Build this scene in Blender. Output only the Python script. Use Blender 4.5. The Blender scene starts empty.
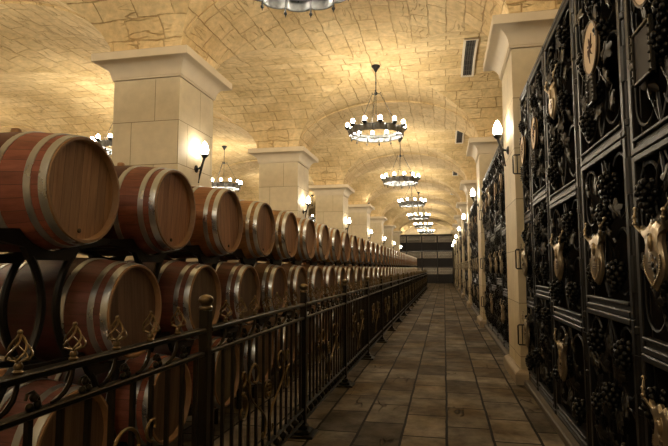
import bpy, math, random
from math import sin, cos, pi, sqrt, atan2
from mathutils import Vector, Matrix
random.seed(7)
SC = bpy.context.scene
COL = SC.collection

# ------------------------------------------------------------------ layout (metres)
EYE = 1.3
PITCH = 5.85            # pillar spacing along the aisle (+Y)
Y0 = 6.3                # front of the first pillar
PW = 1.05                # pillar width
XL, XR = -3.47, 0.83    # aisle faces of the two pillar rows
XS = XL - PW            # far face of the left pillars
HALFX = (XR - XL) / 2
XC = (XR + XL) / 2
XT = XS - 2 * HALFX     # face of the third row of pillars
XW = XT - PW - 2 * HALFX    # left wall of the outer nave
XRW = XR + PW + .42     # right wall
SPRING, RISE = 4.24, 1.05
NB = 7                  # pillars per row
YB = Y0 + PW - 2 * PITCH    # back end of the built hall
YE = Y0 + PITCH * NB        # far wall

# ------------------------------------------------------------------ mesh builder
class MB:
    def __init__(s):
        s.v, s.f, s.m = [], [], []
    def add(s, vs, fs, m=0, mat=None):
        b = len(s.v)
        for p in vs:
            p = Vector(p)
            s.v.append(tuple(mat @ p) if mat else tuple(p))
        for f in fs:
            s.f.append(tuple(b + i for i in f)); s.m.append(m)
        return s
    def box(s, lo, hi, m=0, bev=0.0, mat=None):
        x0, y0, z0 = lo; x1, y1, z1 = hi
        if bev <= 0:
            vs = [(x0,y0,z0),(x1,y0,z0),(x1,y1,z0),(x0,y1,z0),(x0,y0,z1),(x1,y0,z1),(x1,y1,z1),(x0,y1,z1)]
            return s.add(vs, [(0,3,2,1),(4,5,6,7),(0,1,5,4),(1,2,6,5),(2,3,7,6),(3,0,4,7)], m, mat)
        b = bev
        vs, idx = [], {}
        for i, x in enumerate((x0, x1)):
            for j, y in enumerate((y0, y1)):
                for k, z in enumerate((z0, z1)):
                    sx, sy, sz = (1 - 2*i), (1 - 2*j), (1 - 2*k)
                    for a, p in enumerate(((x, y+sy*b, z+sz*b), (x+sx*b, y, z+sz*b), (x+sx*b, y+sy*b, z))):
                        idx[i,j,k,a] = len(vs); vs.append(p)
        fs = []
        for i in (0,1):
            q = [idx[i,0,0,0], idx[i,1,0,0], idx[i,1,1,0], idx[i,0,1,0]]; fs.append(q[::-1] if i == 0 else q)
            q = [idx[0,i,0,1], idx[1,i,0,1], idx[1,i,1,1], idx[0,i,1,1]]; fs.append(q if i == 0 else q[::-1])
            q = [idx[0,0,i,2], idx[1,0,i,2], idx[1,1,i,2], idx[0,1,i,2]]; fs.append(q[::-1] if i == 0 else q)
        for i in (0,1):
            for j in (0,1):
                def o(q, flip): fs.append(q[::-1] if flip else q)
                o([idx[i,j,0,0], idx[i,j,1,0], idx[i,j,1,1], idx[i,j,0,1]], (i+j) % 2 == 0)
                o([idx[i,0,j,0], idx[i,1,j,0], idx[i,1,j,2], idx[i,0,j,2]], (i+j) % 2 == 1)
                o([idx[0,i,j,1], idx[1,i,j,1], idx[1,i,j,2], idx[0,i,j,2]], (i+j) % 2 == 0)
                for k in (0,1):
                    o([idx[i,j,k,0], idx[i,j,k,1], idx[i,j,k,2]], (i+j+k) % 2 == 1)
        return s.add(vs, fs, m, mat)
    def tube(s, path, r, n=6, m=0, closed=False, caps=True, mat=None):
        P = [Vector(p) for p in path]; N = len(P)
        R = r if isinstance(r, (list, tuple)) else [r]*N
        vs, fs = [], []
        ref = None
        for i in range(N):
            a = P[(i-1) % N] if (closed or i > 0) else P[0]
            b = P[(i+1) % N] if (closed or i < N-1) else P[-1]
            t = (b - a)
            if t.length < 1e-9: t = Vector((0,0,1))
            t.normalize()
            if ref is None:
                ref = Vector((0,0,1)) if abs(t.z) < .9 else Vector((1,0,0))
            u = ref - t * ref.dot(t)
            if u.length < 1e-6:
                u = t.orthogonal()
            u.normalize(); w = t.cross(u); ref = u
            for k in range(n):
                an = 2*pi*k/n
                vs.append(P[i] + (u*cos(an) + w*sin(an))*R[i])
        for i in range(N if closed else N-1):
            j = (i+1) % N
            for k in range(n):
                l = (k+1) % n
                fs.append((i*n+k, i*n+l, j*n+l, j*n+k))
        if caps and not closed:
            fs.append(tuple(range(n-1, -1, -1))); fs.append(tuple((N-1)*n + k for k in range(n)))
        return s.add(vs, fs, m, mat)
    def lathe(s, prof, n=16, m=0, mat=None, mats=None, caps=True):
        """prof: (r, z) from bottom to top, about Z"""
        vs, fs, ms = [], [], []
        N = len(prof)
        for r, z in prof:
            for k in range(n):
                a = 2*pi*k/n
                vs.append((r*cos(a), r*sin(a), z))
        b = len(s.f)
        for i in range(N-1):
            for k in range(n):
                l = (k+1) % n
                fs.append((i*n+k, i*n+l, (i+1)*n+l, (i+1)*n+k))
        if caps:
            if prof[0][0] > 1e-6: fs.append(tuple(range(n-1, -1, -1)))
            if prof[-1][0] > 1e-6: fs.append(tuple((N-1)*n + k for k in range(n)))
        s.add(vs, fs, m, mat)
        if mats:
            for i in range(N-1):
                for k in range(n): s.m[b + i*n + k] = mats[i]
        return s
    def ball(s, c, r, n=8, rings=5, m=0, sc=(1,1,1)):
        prof = [(max(1e-5, r*sin(pi*i/rings)), -r*cos(pi*i/rings)) for i in range(rings+1)]
        M = Matrix.Translation(c) @ Matrix.Diagonal((*sc, 1))
        return s.lathe(prof, n, m, M, caps=False)
    def prism(s, pts, d0, d1, axis=0, m=0, mat=None):
        """outline pts in 2-D extruded along axis (0: pts=(y,z) along x; 1: pts=(x,z) along y; 2: (x,y) along z)"""
        n = len(pts)
        def mk(p, d): return ((d, p[0], p[1]) if axis == 0 else (p[0], d, p[1]) if axis == 1 else (p[0], p[1], d))
        vs = [mk(p, d0) for p in pts] + [mk(p, d1) for p in pts]
        fs = [tuple(range(n-1, -1, -1)), tuple(range(n, 2*n))] + [(i, (i+1) % n, n+(i+1) % n, n+i) for i in range(n)]
        return s.add(vs, fs, m, mat)
    def mesh(s, name, mats, smooth=35):
        me = bpy.data.meshes.new(name)
        me.from_pydata(s.v, [], s.f)
        for mt in (mats if isinstance(mats, (list, tuple)) else [mats]): me.materials.append(mt)
        me.polygons.foreach_set('material_index', s.m)
        import bmesh
        bm = bmesh.new(); bm.from_mesh(me); bmesh.ops.recalc_face_normals(bm, faces=bm.faces); bm.to_mesh(me); bm.free()
        if smooth:
            me.shade_smooth(); me.set_sharp_from_angle(angle=math.radians(smooth))
        me.update()
        return me

def obj(name, me, parent=None, loc=(0,0,0), rot=None):
    o = bpy.data.objects.new(name, me); COL.objects.link(o)
    o.location = loc
    if rot: o.rotation_euler = rot
    if parent: o.parent = parent
    return o
def thing(name, label, cat, loc=(0,0,0), group=None, rotz=0, kind=None):
    o = bpy.data.objects.new(name, None); COL.objects.link(o)
    o.empty_display_size = .1
    o.location = loc; o.rotation_euler = (0,0,rotz); o['label'] = label; o['category'] = cat
    if group: o['group'] = group
    if kind: o['kind'] = kind
    return o
def copy_tree(o, parent=None):
    c = o.copy(); COL.objects.link(c)
    if parent: c.parent = parent
    for ch in o.children: copy_tree(ch, c)
    return c
def struct(name, me, loc=(0,0,0)):
    o = obj(name, me, None, loc); o['kind'] = 'structure'; return o

ORD = ('first second third fourth fifth sixth seventh eighth ninth tenth eleventh twelfth thirteenth fourteenth fifteenth sixteenth '
       'seventeenth eighteenth nineteenth').split()
def ordinal(i):            # 1-based
    if i <= 19: return ORD[i-1]
    t = {2:'twenty',3:'thirty',4:'forty'}[i//10]
    return {'twenty':'twentieth','thirty':'thirtieth','forty':'fortieth'}[t] if i % 10 == 0 else t + '-' + ORD[i % 10 - 1]

# ------------------------------------------------------------------ materials
def newmat(name):
    m = bpy.data.materials.new(name); m.use_nodes = True
    nt = m.node_tree; nt.nodes.clear()
    out = nt.nodes.new('ShaderNodeOutputMaterial'); b = nt.nodes.new('ShaderNodeBsdfPrincipled')
    nt.links.new(b.outputs[0], out.inputs[0])
    return m, nt, b
def N(nt, t, **kw):
    n = nt.nodes.new(t)
    for k, v in kw.items():
        if k.startswith('i_'): n.inputs[k[2:].replace('_', ' ')].default_value = v
        else: setattr(n, k, v)
    return n
def mixc(nt, fac, a, b, blend='MIX'):
    n = nt.nodes.new('ShaderNodeMix'); n.data_type = 'RGBA'; n.blend_type = blend
    for i, v in ((0, fac), (6, a), (7, b)):
        if isinstance(v, (int, float)): n.inputs[i].default_value = v
        elif isinstance(v, tuple): n.inputs[i].default_value = (*v, 1)
        else: nt.links.new(v, n.inputs[i])
    return n.outputs[2]
def math_(nt, op, a, b=None):
    n = nt.nodes.new('ShaderNodeMath'); n.operation = op
    for i, v in ((0, a), (1, b)):
        if v is None: continue
        if isinstance(v, (int, float)): n.inputs[i].default_value = v
        else: nt.links.new(v, n.inputs[i])
    return n.outputs[0]
def ramp(nt, fac, stops):
    n = nt.nodes.new('ShaderNodeValToRGB'); e = n.color_ramp.elements
    while len(e) < len(stops): e.new(.5)
    for i, (p, c) in enumerate(stops): e[i].position = p; e[i].color = (*c, 1)
    nt.links.new(fac, n.inputs[0]); return n.outputs[0]
def bump(nt, b, h, strength, dist):
    n = N(nt, 'ShaderNodeBump'); n.inputs['Strength'].default_value = strength; n.inputs['Distance'].default_value = dist
    nt.links.new(h, n.inputs['Height']); nt.links.new(n.outputs[0], b.inputs['Normal'])

def brick_stone(name, w, h, mortar, c1, c2, cm, coord='UV', swap=False, warp=.02, rough=.85, bd=.02, noise_amt=.35, fine=9.0, smooth=.3, split=False, bs=.8, spec=.3, streak=None):
    m, nt, b = newmat(name)
    tc = N(nt, 'ShaderNodeTexCoord'); vec = tc.outputs[coord]
    if swap:
        sep = N(nt, 'ShaderNodeSeparateXYZ'); nt.links.new(vec, sep.inputs[0])
        cmb = N(nt, 'ShaderNodeCombineXYZ'); nt.links.new(sep.outputs[1], cmb.inputs[0]); nt.links.new(sep.outputs[0], cmb.inputs[1])
        vec = cmb.outputs[0]
    nz = N(nt, 'ShaderNodeTexNoise', i_Scale=3.2, i_Detail=3.0); nt.links.new(vec, nz.inputs['Vector'])
    sub = N(nt, 'ShaderNodeVectorMath', operation='SUBTRACT'); nt.links.new(nz.outputs['Color'], sub.inputs[0]); sub.inputs[1].default_value = (.5,.5,.5)
    scl = N(nt, 'ShaderNodeVectorMath', operation='SCALE'); nt.links.new(sub.outputs[0], scl.inputs[0]); scl.inputs['Scale'].default_value = warp*2
    add = N(nt, 'ShaderNodeVectorMath', operation='ADD'); nt.links.new(vec, add.inputs[0]); nt.links.new(scl.outputs[0], add.inputs[1])
    br = N(nt, 'ShaderNodeTexBrick', offset=.5 if not split else .42, squash=1.0 if not split else .72, squash_frequency=3); nt.links.new(add.outputs[0], br.inputs['Vector'])
    br.inputs['Color1'].default_value = (0,0,0,1); br.inputs['Color2'].default_value = (1,1,1,1); br.inputs['Mortar'].default_value = (.5,.5,.5,1)
    for k, v in (('Scale',1.0),('Mortar Size',mortar),('Mortar Smooth',smooth),('Brick Width',w),('Row Height',h)): br.inputs[k].default_value = v
    base = mixc(nt, br.outputs['Color'], c1, c2)
    n2 = N(nt, 'ShaderNodeTexNoise', i_Scale=fine, i_Detail=6.0, i_Roughness=.65); nt.links.new(vec, n2.inputs['Vector'])
    n3 = N(nt, 'ShaderNodeTexNoise', i_Scale=1.3, i_Detail=4.0); nt.links.new(vec, n3.inputs['Vector'])
    tone = ramp(nt, n2.outputs['Fac'], [(.3, (1-noise_amt,)*3), (.7, (1.0+noise_amt*.35,)*3)])
    base = mixc(nt, 1.0, base, tone, 'MULTIPLY')
    tone3 = ramp(nt, n3.outputs['Fac'], [(.35, (1-noise_amt*.6, 1-noise_amt*.75, 1-noise_amt)), (.65, (1.0,1.0,1.0))])
    base = mixc(nt, 1.0, base, tone3, 'MULTIPLY')
    fac = br.outputs['Fac']
    if split:    # ragged, undercut joints of split-face blocks
        n4 = N(nt, 'ShaderNodeTexNoise', i_Scale=2.3, i_Detail=5.0, i_Roughness=.7); nt.links.new(vec, n4.inputs['Vector'])
        fac = math_(nt, 'MULTIPLY', fac, ramp(nt, n4.outputs['Fac'], [(.4, (.2,)*3), (.6, (1,)*3)]))
    if streak:   # cleft lines running across the riven faces
        sx, sy, wd, lo, amt = streak
        mp = N(nt, 'ShaderNodeMapping'); mp.inputs['Scale'].default_value = (sx, sy, 1); nt.links.new(vec, mp.inputs['Vector'])
        off = N(nt, 'ShaderNodeVectorMath', operation='ADD'); nt.links.new(mp.outputs[0], off.inputs[0])
        k7 = N(nt, 'ShaderNodeVectorMath', operation='SCALE'); nt.links.new(br.outputs['Color'], k7.inputs[0]); k7.inputs['Scale'].default_value = 9.0
        nt.links.new(k7.outputs[0], off.inputs[1])
        n5 = N(nt, 'ShaderNodeTexNoise', i_Scale=1.0, i_Detail=2.0, i_Roughness=.45); nt.links.new(off.outputs[0], n5.inputs['Vector'])
        d5 = math_(nt, 'ABSOLUTE', math_(nt, 'SUBTRACT', n5.outputs['Fac'], .5))
        line = math_(nt, 'SUBTRACT', 1.0, math_(nt, 'MINIMUM', math_(nt, 'DIVIDE', d5, wd), 1.0))
        n6 = N(nt, 'ShaderNodeTexNoise', i_Scale=1.7, i_Detail=2.0); nt.links.new(vec, n6.inputs['Vector'])
        line = math_(nt, 'MULTIPLY', line, ramp(nt, n6.outputs['Fac'], [(lo, (0,)*3), (lo+.1, (amt,)*3)]))
        fac = math_(nt, 'MAXIMUM', fac, line)
    col = mixc(nt, fac, base, cm)
    nt.links.new(col, b.inputs['Base Color']); b.inputs['Roughness'].default_value = rough
    b.inputs['Specular IOR Level'].default_value = spec
    hgt = math_(nt, 'SUBTRACT', math_(nt, 'MULTIPLY', n2.outputs['Fac'], .55), fac)
    hgt = math_(nt, 'ADD', hgt, math_(nt, 'MULTIPLY', br.outputs['Color'], .35))
    bump(nt, b, hgt, bs, bd)
    return m

M = {}
M['vault'] = brick_stone('vault_stone',   .54, .29, .011, (.77,.57,.285), (.90,.705,.385), (.46,.29,.12), warp=.040, bd=.055, noise_amt=.26, split=True, smooth=.6, streak=(1.3, 7.0, .020, .5, .6))
M['pillar'] = brick_stone('pillar_limestone', .74, .60, .004, (.64,.545,.36), (.71,.61,.42), (.22,.16,.09), warp=.001, rough=.6, bd=.004, noise_amt=.12, fine=5, smooth=.1)
M['wall'] = brick_stone('wall_limestone', .8, .4, .006, (.64,.52,.33), (.74,.62,.42), (.30,.20,.10), warp=.004, bd=.008, noise_amt=.2)
M['floor'] = brick_stone('floor_slate', .60, .345, .011, (.125,.111,.092), (.335,.297,.245), (.018,.016,.013), coord='Object', swap=True, warp=.010, rough=.75, bd=.04, noise_amt=.7, fine=3.5, smooth=.2, spec=.06, streak=(1.0, 3.6, .013, .56, .75))

def plain(name, c, rough=.5, metal=0.0, nscale=0, namt=.3, bd=0.0, spec=.5, ao=None):
    m, nt, b = newmat(name)
    b.inputs['Roughness'].default_value = rough; b.inputs['Metallic'].default_value = metal; b.inputs['Specular IOR Level'].default_value = spec
    if nscale:
        tc = N(nt, 'ShaderNodeTexCoord'); nz = N(nt, 'ShaderNodeTexNoise', i_Scale=nscale, i_Detail=4.0); nt.links.new(tc.outputs['Object'], nz.inputs['Vector'])
        col = mixc(nt, nz.outputs['Fac'], tuple(x*(1-namt) for x in c), tuple(min(1, x*(1+namt)) for x in c))
        nt.links.new(col, b.inputs['Base Color'])
        if bd: bump(nt, b, nz.outputs['Fac'], .6, bd)
    else:
        b.inputs['Base Color'].default_value = (*c, 1)
    return m
M['capital'] = plain('capital_limestone', (.66,.56,.40), .65, nscale=5, namt=.10, bd=.003, spec=.3)
M['kerb'] = plain('kerb_slate', (.10,.082,.058), .6, nscale=5, namt=.3, bd=.004)
M['iron'] = plain('black_iron', (.030,.029,.030), .38, .6, nscale=18, namt=.4, bd=.002)
M['gateiron'] = plain('gate_iron', (.018,.018,.018), .45, .6, nscale=22, namt=.5, bd=.002)
M['pewter'] = plain('worn_pewter', (.055,.052,.047), .36, .85, nscale=30, namt=.5, bd=.002)
M['grape'] = plain('grape_iron', (.020,.020,.020), .30, .8, nscale=30, namt=.4)
M['fence'] = plain('fence_iron', (.034,.031,.026), .30, .8, nscale=14, namt=.4, bd=.001)
M['brass'] = plain('aged_brass', (.22,.165,.095), .34, .9, nscale=30, namt=.35)
M['bronze'] = plain('shield_bronze', (.40,.33,.23), .34, .85, nscale=16, namt=.25, bd=.002)
M['bronze_dark'] = plain('engraved_dark', (.09,.06,.035), .5, .5)
M['red_enamel'] = plain('red_enamel', (.35,.03,.03), .4)
M['cream'] = plain('medallion_cream', (.60,.44,.26), .6, nscale=8, namt=.15)
M['inkpaint'] = plain('medallion_paint', (.10,.05,.035), .7)
M['slate_plate'] = plain('plaque_slate', (.05,.043,.036), .7, .0, spec=.15)
M['rack'] = plain('rack_steel', (.018,.017,.017), .5, .5)
M['carcass'] = plain('locker_timber', (.022,.016,.012), .6, nscale=6, namt=.4)
M['bung'] = plain('bung_silicone', (.45,.25,.12), .6)
M['grille'] = plain('vent_dark', (.09,.085,.075), .5)
M['ventframe'] = plain('vent_frame', (.72,.64,.50), .6)
M['lampiron'] = plain('lamp_iron', (.05,.05,.05), .3, .8)
M['ring'] = plain('chandelier_iron', (.16,.165,.165), .3, .9, nscale=25, namt=.5)

def hoop_mat():
    m, nt, b = newmat('galvanised_hoop')
    tc = N(nt, 'ShaderNodeTexCoord'); nz = N(nt, 'ShaderNodeTexNoise', i_Scale=9.0, i_Detail=5.0); nt.links.new(tc.outputs['Object'], nz.inputs['Vector'])
    nt.links.new(mixc(nt, nz.outputs['Fac'], (.47,.50,.54), (.72,.77,.82)), b.inputs['Base Color'])
    b.inputs['Metallic'].default_value = .9
    nt.links.new(ramp(nt, nz.outputs['Fac'], [(.3,(.24,)*3),(.7,(.40,)*3)]), b.inputs['Roughness'])
    return m
M['hoop'] = hoop_mat()

def wood(name, tint, head=False):
    """staves round the X axis, or the upright boards of a barrel head; tint multiplies the object's own colour"""
    m, nt, b = newmat(name)
    tc = N(nt, 'ShaderNodeTexCoord'); sep = N(nt, 'ShaderNodeSeparateXYZ'); nt.links.new(tc.outputs['Object'], sep.inputs[0])
    oi = N(nt, 'ShaderNodeObjectInfo')
    if head:
        k = math_(nt, 'DIVIDE', math_(nt, 'ADD', sep.outputs[1], 1.0), .062)
    else:
        k = math_(nt, 'MULTIPLY', math_(nt, 'ADD', math_(nt, 'ARCTAN2', sep.outputs[1], sep.outputs[2]), pi), 30/(2*pi))
    fl = math_(nt, 'FLOOR', k); fr = math_(nt, 'FRACT', k)
    wn = N(nt, 'ShaderNodeTexWhiteNoise', noise_dimensions='2D')
    cmb = N(nt, 'ShaderNodeCombineXYZ'); nt.links.new(fl, cmb.inputs[0]); nt.links.new(math_(nt, 'MULTIPLY', oi.outputs['Random'], 57.0), cmb.inputs[1]); nt.links.new(cmb.outputs[0], wn.inputs['Vector'])
    mp = N(nt, 'ShaderNodeMapping'); mp.inputs['Scale'].default_value = (1, 22, 1.6) if head else (2.0, 16, 16)
    ad = N(nt, 'ShaderNodeVectorMath', operation='ADD'); nt.links.new(tc.outputs['Object'], ad.inputs[0])
    c2 = N(nt, 'ShaderNodeCombineXYZ'); nt.links.new(math_(nt, 'MULTIPLY', oi.outputs['Random'], 31.0), c2.inputs[0]); nt.links.new(math_(nt,'MULTIPLY',oi.outputs['Random'],17.0), c2.inputs[2]); nt.links.new(c2.outputs[0], ad.inputs[1])
    nt.links.new(ad.outputs[0], mp.inputs['Vector'])
    nz = N(nt, 'ShaderNodeTexNoise', i_Scale=2.2, i_Detail=6.0, i_Roughness=.65); nt.links.new(mp.outputs[0], nz.inputs['Vector'])
    col = mixc(nt, 1.0, oi.outputs['Color'], tint, 'MULTIPLY')
    v = math_(nt, 'ADD', math_(nt, 'MULTIPLY', wn.outputs['Value'], .36), .74)
    col = mixc(nt, 1.0, col, ramp(nt, nz.outputs['Fac'], [(.3,(.62,.58,.54)),(.62,(1.05,1.05,1.05))]), 'MULTIPLY')
    sc = N(nt, 'ShaderNodeVectorMath', operation='SCALE'); nt.links.new(col, sc.inputs[0]); nt.links.new(v, sc.inputs['Scale'])
    j = math_(nt, 'LESS_THAN', math_(nt, 'MINIMUM', fr, math_(nt, 'SUBTRACT', 1.0, fr)), .018 if head else .022)
    col = mixc(nt, math_(nt, 'MULTIPLY', j, .75), sc.outputs[0], (.03,.02,.012))
    nt.links.new(col, b.inputs['Base Color']); b.inputs['Roughness'].default_value = .5 if not head else .58
    bump(nt, b, math_(nt, 'SUBTRACT', math_(nt, 'MULTIPLY', nz.outputs['Fac'], .4), j), .5, .004)
    return m
M['stave'] = wood('oak_staves', (1,1,1))
M['stave_mid'] = wood('wine_stained_staves', (.30,.17,.19))
M['chime'] = plain('oak_chime', (.30,.175,.09), .5, nscale=26, namt=.3)
M['head'] = wood('oak_head_boards', (1,1,1), True)

def emit(name, c, s):
    m, nt, b = newmat(name)
    b.inputs['Base Color'].default_value = (*c, 1); b.inputs['Emission Color'].default_value = (*c, 1); b.inputs['Emission Strength'].default_value = s
    return m
M['strip'] = emit('added_fill_strip', (1.0,.88,.66), 16)  # added fill glow inside the end lockers
M['fill_bright'] = emit('added_top_fill', (1.0,.88,.66), 30)  # added fill glow on top of the end lockers
WARM = (1.0, .80, .50)
M['bulb'] = emit('lit_globe', (1.0,.88,.69), 195)
M['flame'] = emit('lit_flame_glass', (1.0,.88,.69), 48)

# ------------------------------------------------------------------ room shell
def uvmesh(name, quads, mat, smooth=True):
    """quads: list of (4 points, 4 uvs)"""
    vs, fs, uvs, key = [], [], [], {}
    for pts, uv, g in quads:
        f = []
        for p in pts:
            k = (g, round(p[0],4), round(p[1],4), round(p[2],4))
            if k not in key: key[k] = len(vs); vs.append(p)
            f.append(key[k])
        fs.append(f); uvs.extend(uv)
    me = bpy.data.meshes.new(name); me.from_pydata(vs, [], fs)
    l = me.uv_layers.new(name='UVMap'); l.data.foreach_set('uv', [c for u in uvs for c in u])
    me.materials.append(mat)
    if smooth: me.shade_smooth()
    me.update(); return me

NG = 20
ph = [-pi/2 + pi*i/NG for i in range(NG+1)]
T = [sin(a) for a in ph]
def arc_len(half):
    out = [0]
    for i in range(NG):
        out.append(out[-1] + math.hypot((T[i+1]-T[i])*half, (cos(ph[i+1])-cos(ph[i]))*RISE))
    return [a - out[-1]/2 for a in out]
LB = PITCH - PW
HALFY = LB / 2
AX, AY = arc_len(HALFX), arc_len(HALFY)
quads = []
DROP = .035
def bay(xc, yc, g):
    X = [xc + t*HALFX for t in T]; Y = [yc + t*HALFY for t in T]
    def z(i, j): return SPRING + RISE*max(cos(ph[i]), cos(ph[j]))
    def P(i, j): return (X[i], Y[j], z(i, j))
    for i in range(NG):
        for j in range(NG):
            ci, cj = i + .5 - NG/2, j + .5 - NG/2
            def emitq(ids, alongY):
                side = ('y+' if cj > 0 else 'y-') if alongY else ('x+' if ci > 0 else 'x-')
                pts = [P(a, b) for a, b in ids]
                uv = [((Y[b], AX[a]) if alongY else (X[a] + .21, AY[b])) for a, b in ids]
                quads.append((pts, uv, f'{g}{side}'))
            a, b, c, d = (i,j), (i,j+1), (i+1,j+1), (i+1,j)
            if abs(abs(ci) - abs(cj)) > .1:
                emitq([a,b,c,d], abs(ci) < abs(cj))
            elif ci*cj > 0:      # crease along a-c
                for tri in ((a,b,c), (a,c,d)):
                    mx = sum(abs(q[0]-NG/2) for q in tri); my = sum(abs(q[1]-NG/2) for q in tri)
                    emitq(list(tri), mx < my)
            else:                # crease along b-d
                for tri in ((a,b,d), (b,c,d)):
                    mx = sum(abs(q[0]-NG/2) for q in tri); my = sum(abs(q[1]-NG/2) for q in tri)
                    emitq(list(tri), mx < my)
def band_y(xc, y0, g):        # transverse arch over the aisle between two pillars
    X = [xc + t*HALFX for t in T]
    Z = [SPRING + RISE*cos(a) - DROP*cos(a)**.5 if cos(a) > 1e-6 else SPRING for a in ph]
    for i in range(NG):
        for (ya, yb) in ((y0, y0+PW/2), (y0+PW/2, y0+PW)):
            quads.append(([(X[i],ya,Z[i]), (X[i],yb,Z[i]), (X[i+1],yb,Z[i+1]), (X[i+1],ya,Z[i+1])], [(ya,AX[i]),(yb,AX[i]),(yb,AX[i+1]),(ya,AX[i+1])], g))
        for yy in (y0, y0+PW):
            zt = [SPRING + RISE*cos(ph[k]) for k in (i, i+1)]
            quads.append(([(X[i],yy,Z[i]), (X[i+1],yy,Z[i+1]), (X[i+1],yy,zt[1]), (X[i],yy,zt[0])], [(0,AX[i]),(0,AX[i+1]),(.04,AX[i+1]),(.04,AX[i])], g+f'{yy:.1f}'))
def band_x(x0, x1, yc, g):    # arch between two pillars of one row
    Y = [yc + t*HALFY for t in T]; Z = [SPRING + RISE*cos(a) for a in ph]
    for j in range(NG):
        quads.append(([(x0,Y[j],Z[j]), (x0,Y[j+1],Z[j+1]), (x1,Y[j+1],Z[j+1]), (x1,Y[j],Z[j])], [(x0+.21,AY[j]),(x0+.21,AY[j+1]),(x1+.21,AY[j+1]),(x1+.21,AY[j])], g))
XSC = (XS + XT) / 2
XOC = XT - PW - HALFX
for k in range(-2, NB):
    yb = Y0 + PW + k*PITCH
    yc = yb + HALFY
    bay(XC, yc, f'n{k}'); bay(XSC, yc, f's{k}'); bay(XOC, yc, f'o{k}')
    band_x(XS, XL, yc, f'bl{k}'); band_x(XT-PW, XT, yc, f'bt{k}'); band_x(XR, XRW, yc, f'br{k}')
    if k > -2:
        y0 = Y0 + k*PITCH
        band_y(XC, y0, f'tn{k}'); band_y(XSC, y0, f'ts{k}'); band_y(XOC, y0, f'to{k}')
        for (x0, x1) in ((XS, XL), (XR, XRW), (XT-PW, XT)):
            quads.append(([(x0,y0,SPRING),(x0,y0+PW,SPRING),(x1,y0+PW,SPRING),(x1,y0,SPRING)], [(0,0),(1,0),(1,1),(0,1)], f'f{k}{x0}'))
struct('ceiling', uvmesh('ceiling', quads, M['vault']))

def wallmesh(name, p0, p1, z0, z1):
    dx, dy = p1[0]-p0[0], p1[1]-p0[1]; L = math.hypot(dx, dy)
    return uvmesh(name, [([(p0[0],p0[1],z0),(p1[0],p1[1],z0),(p1[0],p1[1],z1),(p0[0],p0[1],z1)], [(0,z0),(L,z0),(L,z1),(0,z1)], name)], M['wall'], False)
ZT = SPRING + RISE + .02
struct('wall_left', wallmesh('wall_left', (XW, YB), (XW, YE), 0, ZT))
struct('wall_right', wallmesh('wall_right', (XRW, YE), (XRW, YB), 0, ZT))
struct('wall_far', wallmesh('wall_far', (XW, YE), (XRW, YE), 0, ZT))
struct('wall_back', wallmesh('wall_back', (XRW, YB), (XW, YB), 0, ZT))
mb = MB(); mb.box((XW-.1, YB-.1, -.2), (XRW+.1, YE+.1, 0)); struct('floor', mb.mesh('floor', M['floor'], 0))

# stone kerb the lockers stand on, one length per bay
for k in range(-1, NB):
    ya, yb = Y0 + (k-1)*PITCH + PW + .1, Y0 + k*PITCH - .1
    mb = MB(); mb.box((.845, ya, 0), (XRW-.02, yb, .07), bev=.01); struct(f'trim_{k+2}', mb.mesh('kerb', M['kerb'], 0))

# ------------------------------------------------------------------ pillars
def pillar_mesh(w):
    q = []
    z0, z1 = .16, 3.885
    h = w/2
    c = [(-h,-h),(h,-h),(h,h),(-h,h)]
    off = [.32, .37, .0, .37]
    for i in range(4):
        a, b = c[i], c[(i+1) % 4]
        q.append(([(*a,z0),(*b,z0),(*b,z1),(*a,z1)], [(off[i]+.12, z0+.3),(off[i]+.12+w,z0+.3),(off[i]+.12+w,z1+.3),(off[i]+.12,z1+.3)], str(i)))
    q.append(([(*p, z1) for p in c], [(0,0)]*4, 't'))
    return uvmesh('shaft', q, M['pillar'], False)
shaft_me = pillar_mesh(PW)
def sq_loft(prof):     # (half width, z)
    m = MB(); vs, fs = [], []
    for h, z in prof: vs += [(-h,-h,z),(h,-h,z),(h,h,z),(-h,h,z)]
    for i in range(len(prof)-1):
        for k in range(4): fs.append((4*i+k, 4*i+(k+1) % 4, 4*i+4+(k+1) % 4, 4*i+4+k))
    fs += [(3,2,1,0), tuple(4*(len(prof)-1)+k for k in range(4))]
    return m.add(vs, fs)
h = PW/2
cap_prof = [(h-.012, 3.885), (h-.012, 3.905), (h+.02, 3.905), (h+.02, 3.93)]
for i in range(9):
    a = i/8*pi/2
    cap_prof.append((h+.03 + .175*(1-cos(a)), 3.93 + .19*sin(a)))
capital_me = sq_loft(cap_prof).mesh('capital', M['capital'], 40)
abacus_me = sq_loft([(h+.21,4.12),(h+.225,4.125),(h+.225,4.225),(h+.215,4.236)]).mesh('abacus', M['capital'], 0)
M['plinth'] = plain('plinth_limestone', (.36,.29,.20), .7, nscale=5, namt=.2, bd=.003)
plinth_me = sq_loft([(h+.07,0),(h+.07,.11),(h+.06,.13),(h+.02,.155),(h+.02,.16)]).mesh('plinth', M['plinth'], 0)
def pillar(x, y, label, xs=1.0):
    t = thing('stone_pillar', label, 'pillar', (x, y, 0), 'stone pillars carrying the vault', kind='thing')
    obj('shaft', shaft_me, t)
    t.scale.x = xs
    c = obj('capital', capital_me, t); obj('abacus', abacus_me, c); obj('plinth', plinth_me, t)
    return t
for k in range(-1, NB):
    for side in (0, 1):
        x = (XL+XS)/2 if side == 0 else XR + PW/2
        if k == -1:
            lab = f"square limestone pillar beside the camera, behind the view, on the {'barrel' if side == 0 else 'locker'} side"
            continue
        where = 'behind the barrel stack' if side == 0 else 'among the iron-gated lockers'
        lab = f'square limestone pillar with flared capital {where}, {ordinal(k+1)} from the near end'
        pillar(x + (.025 if side == 0 else 0), Y0 + PW/2 + k*PITCH, lab, .952 if side == 0 else 1.0)

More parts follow.
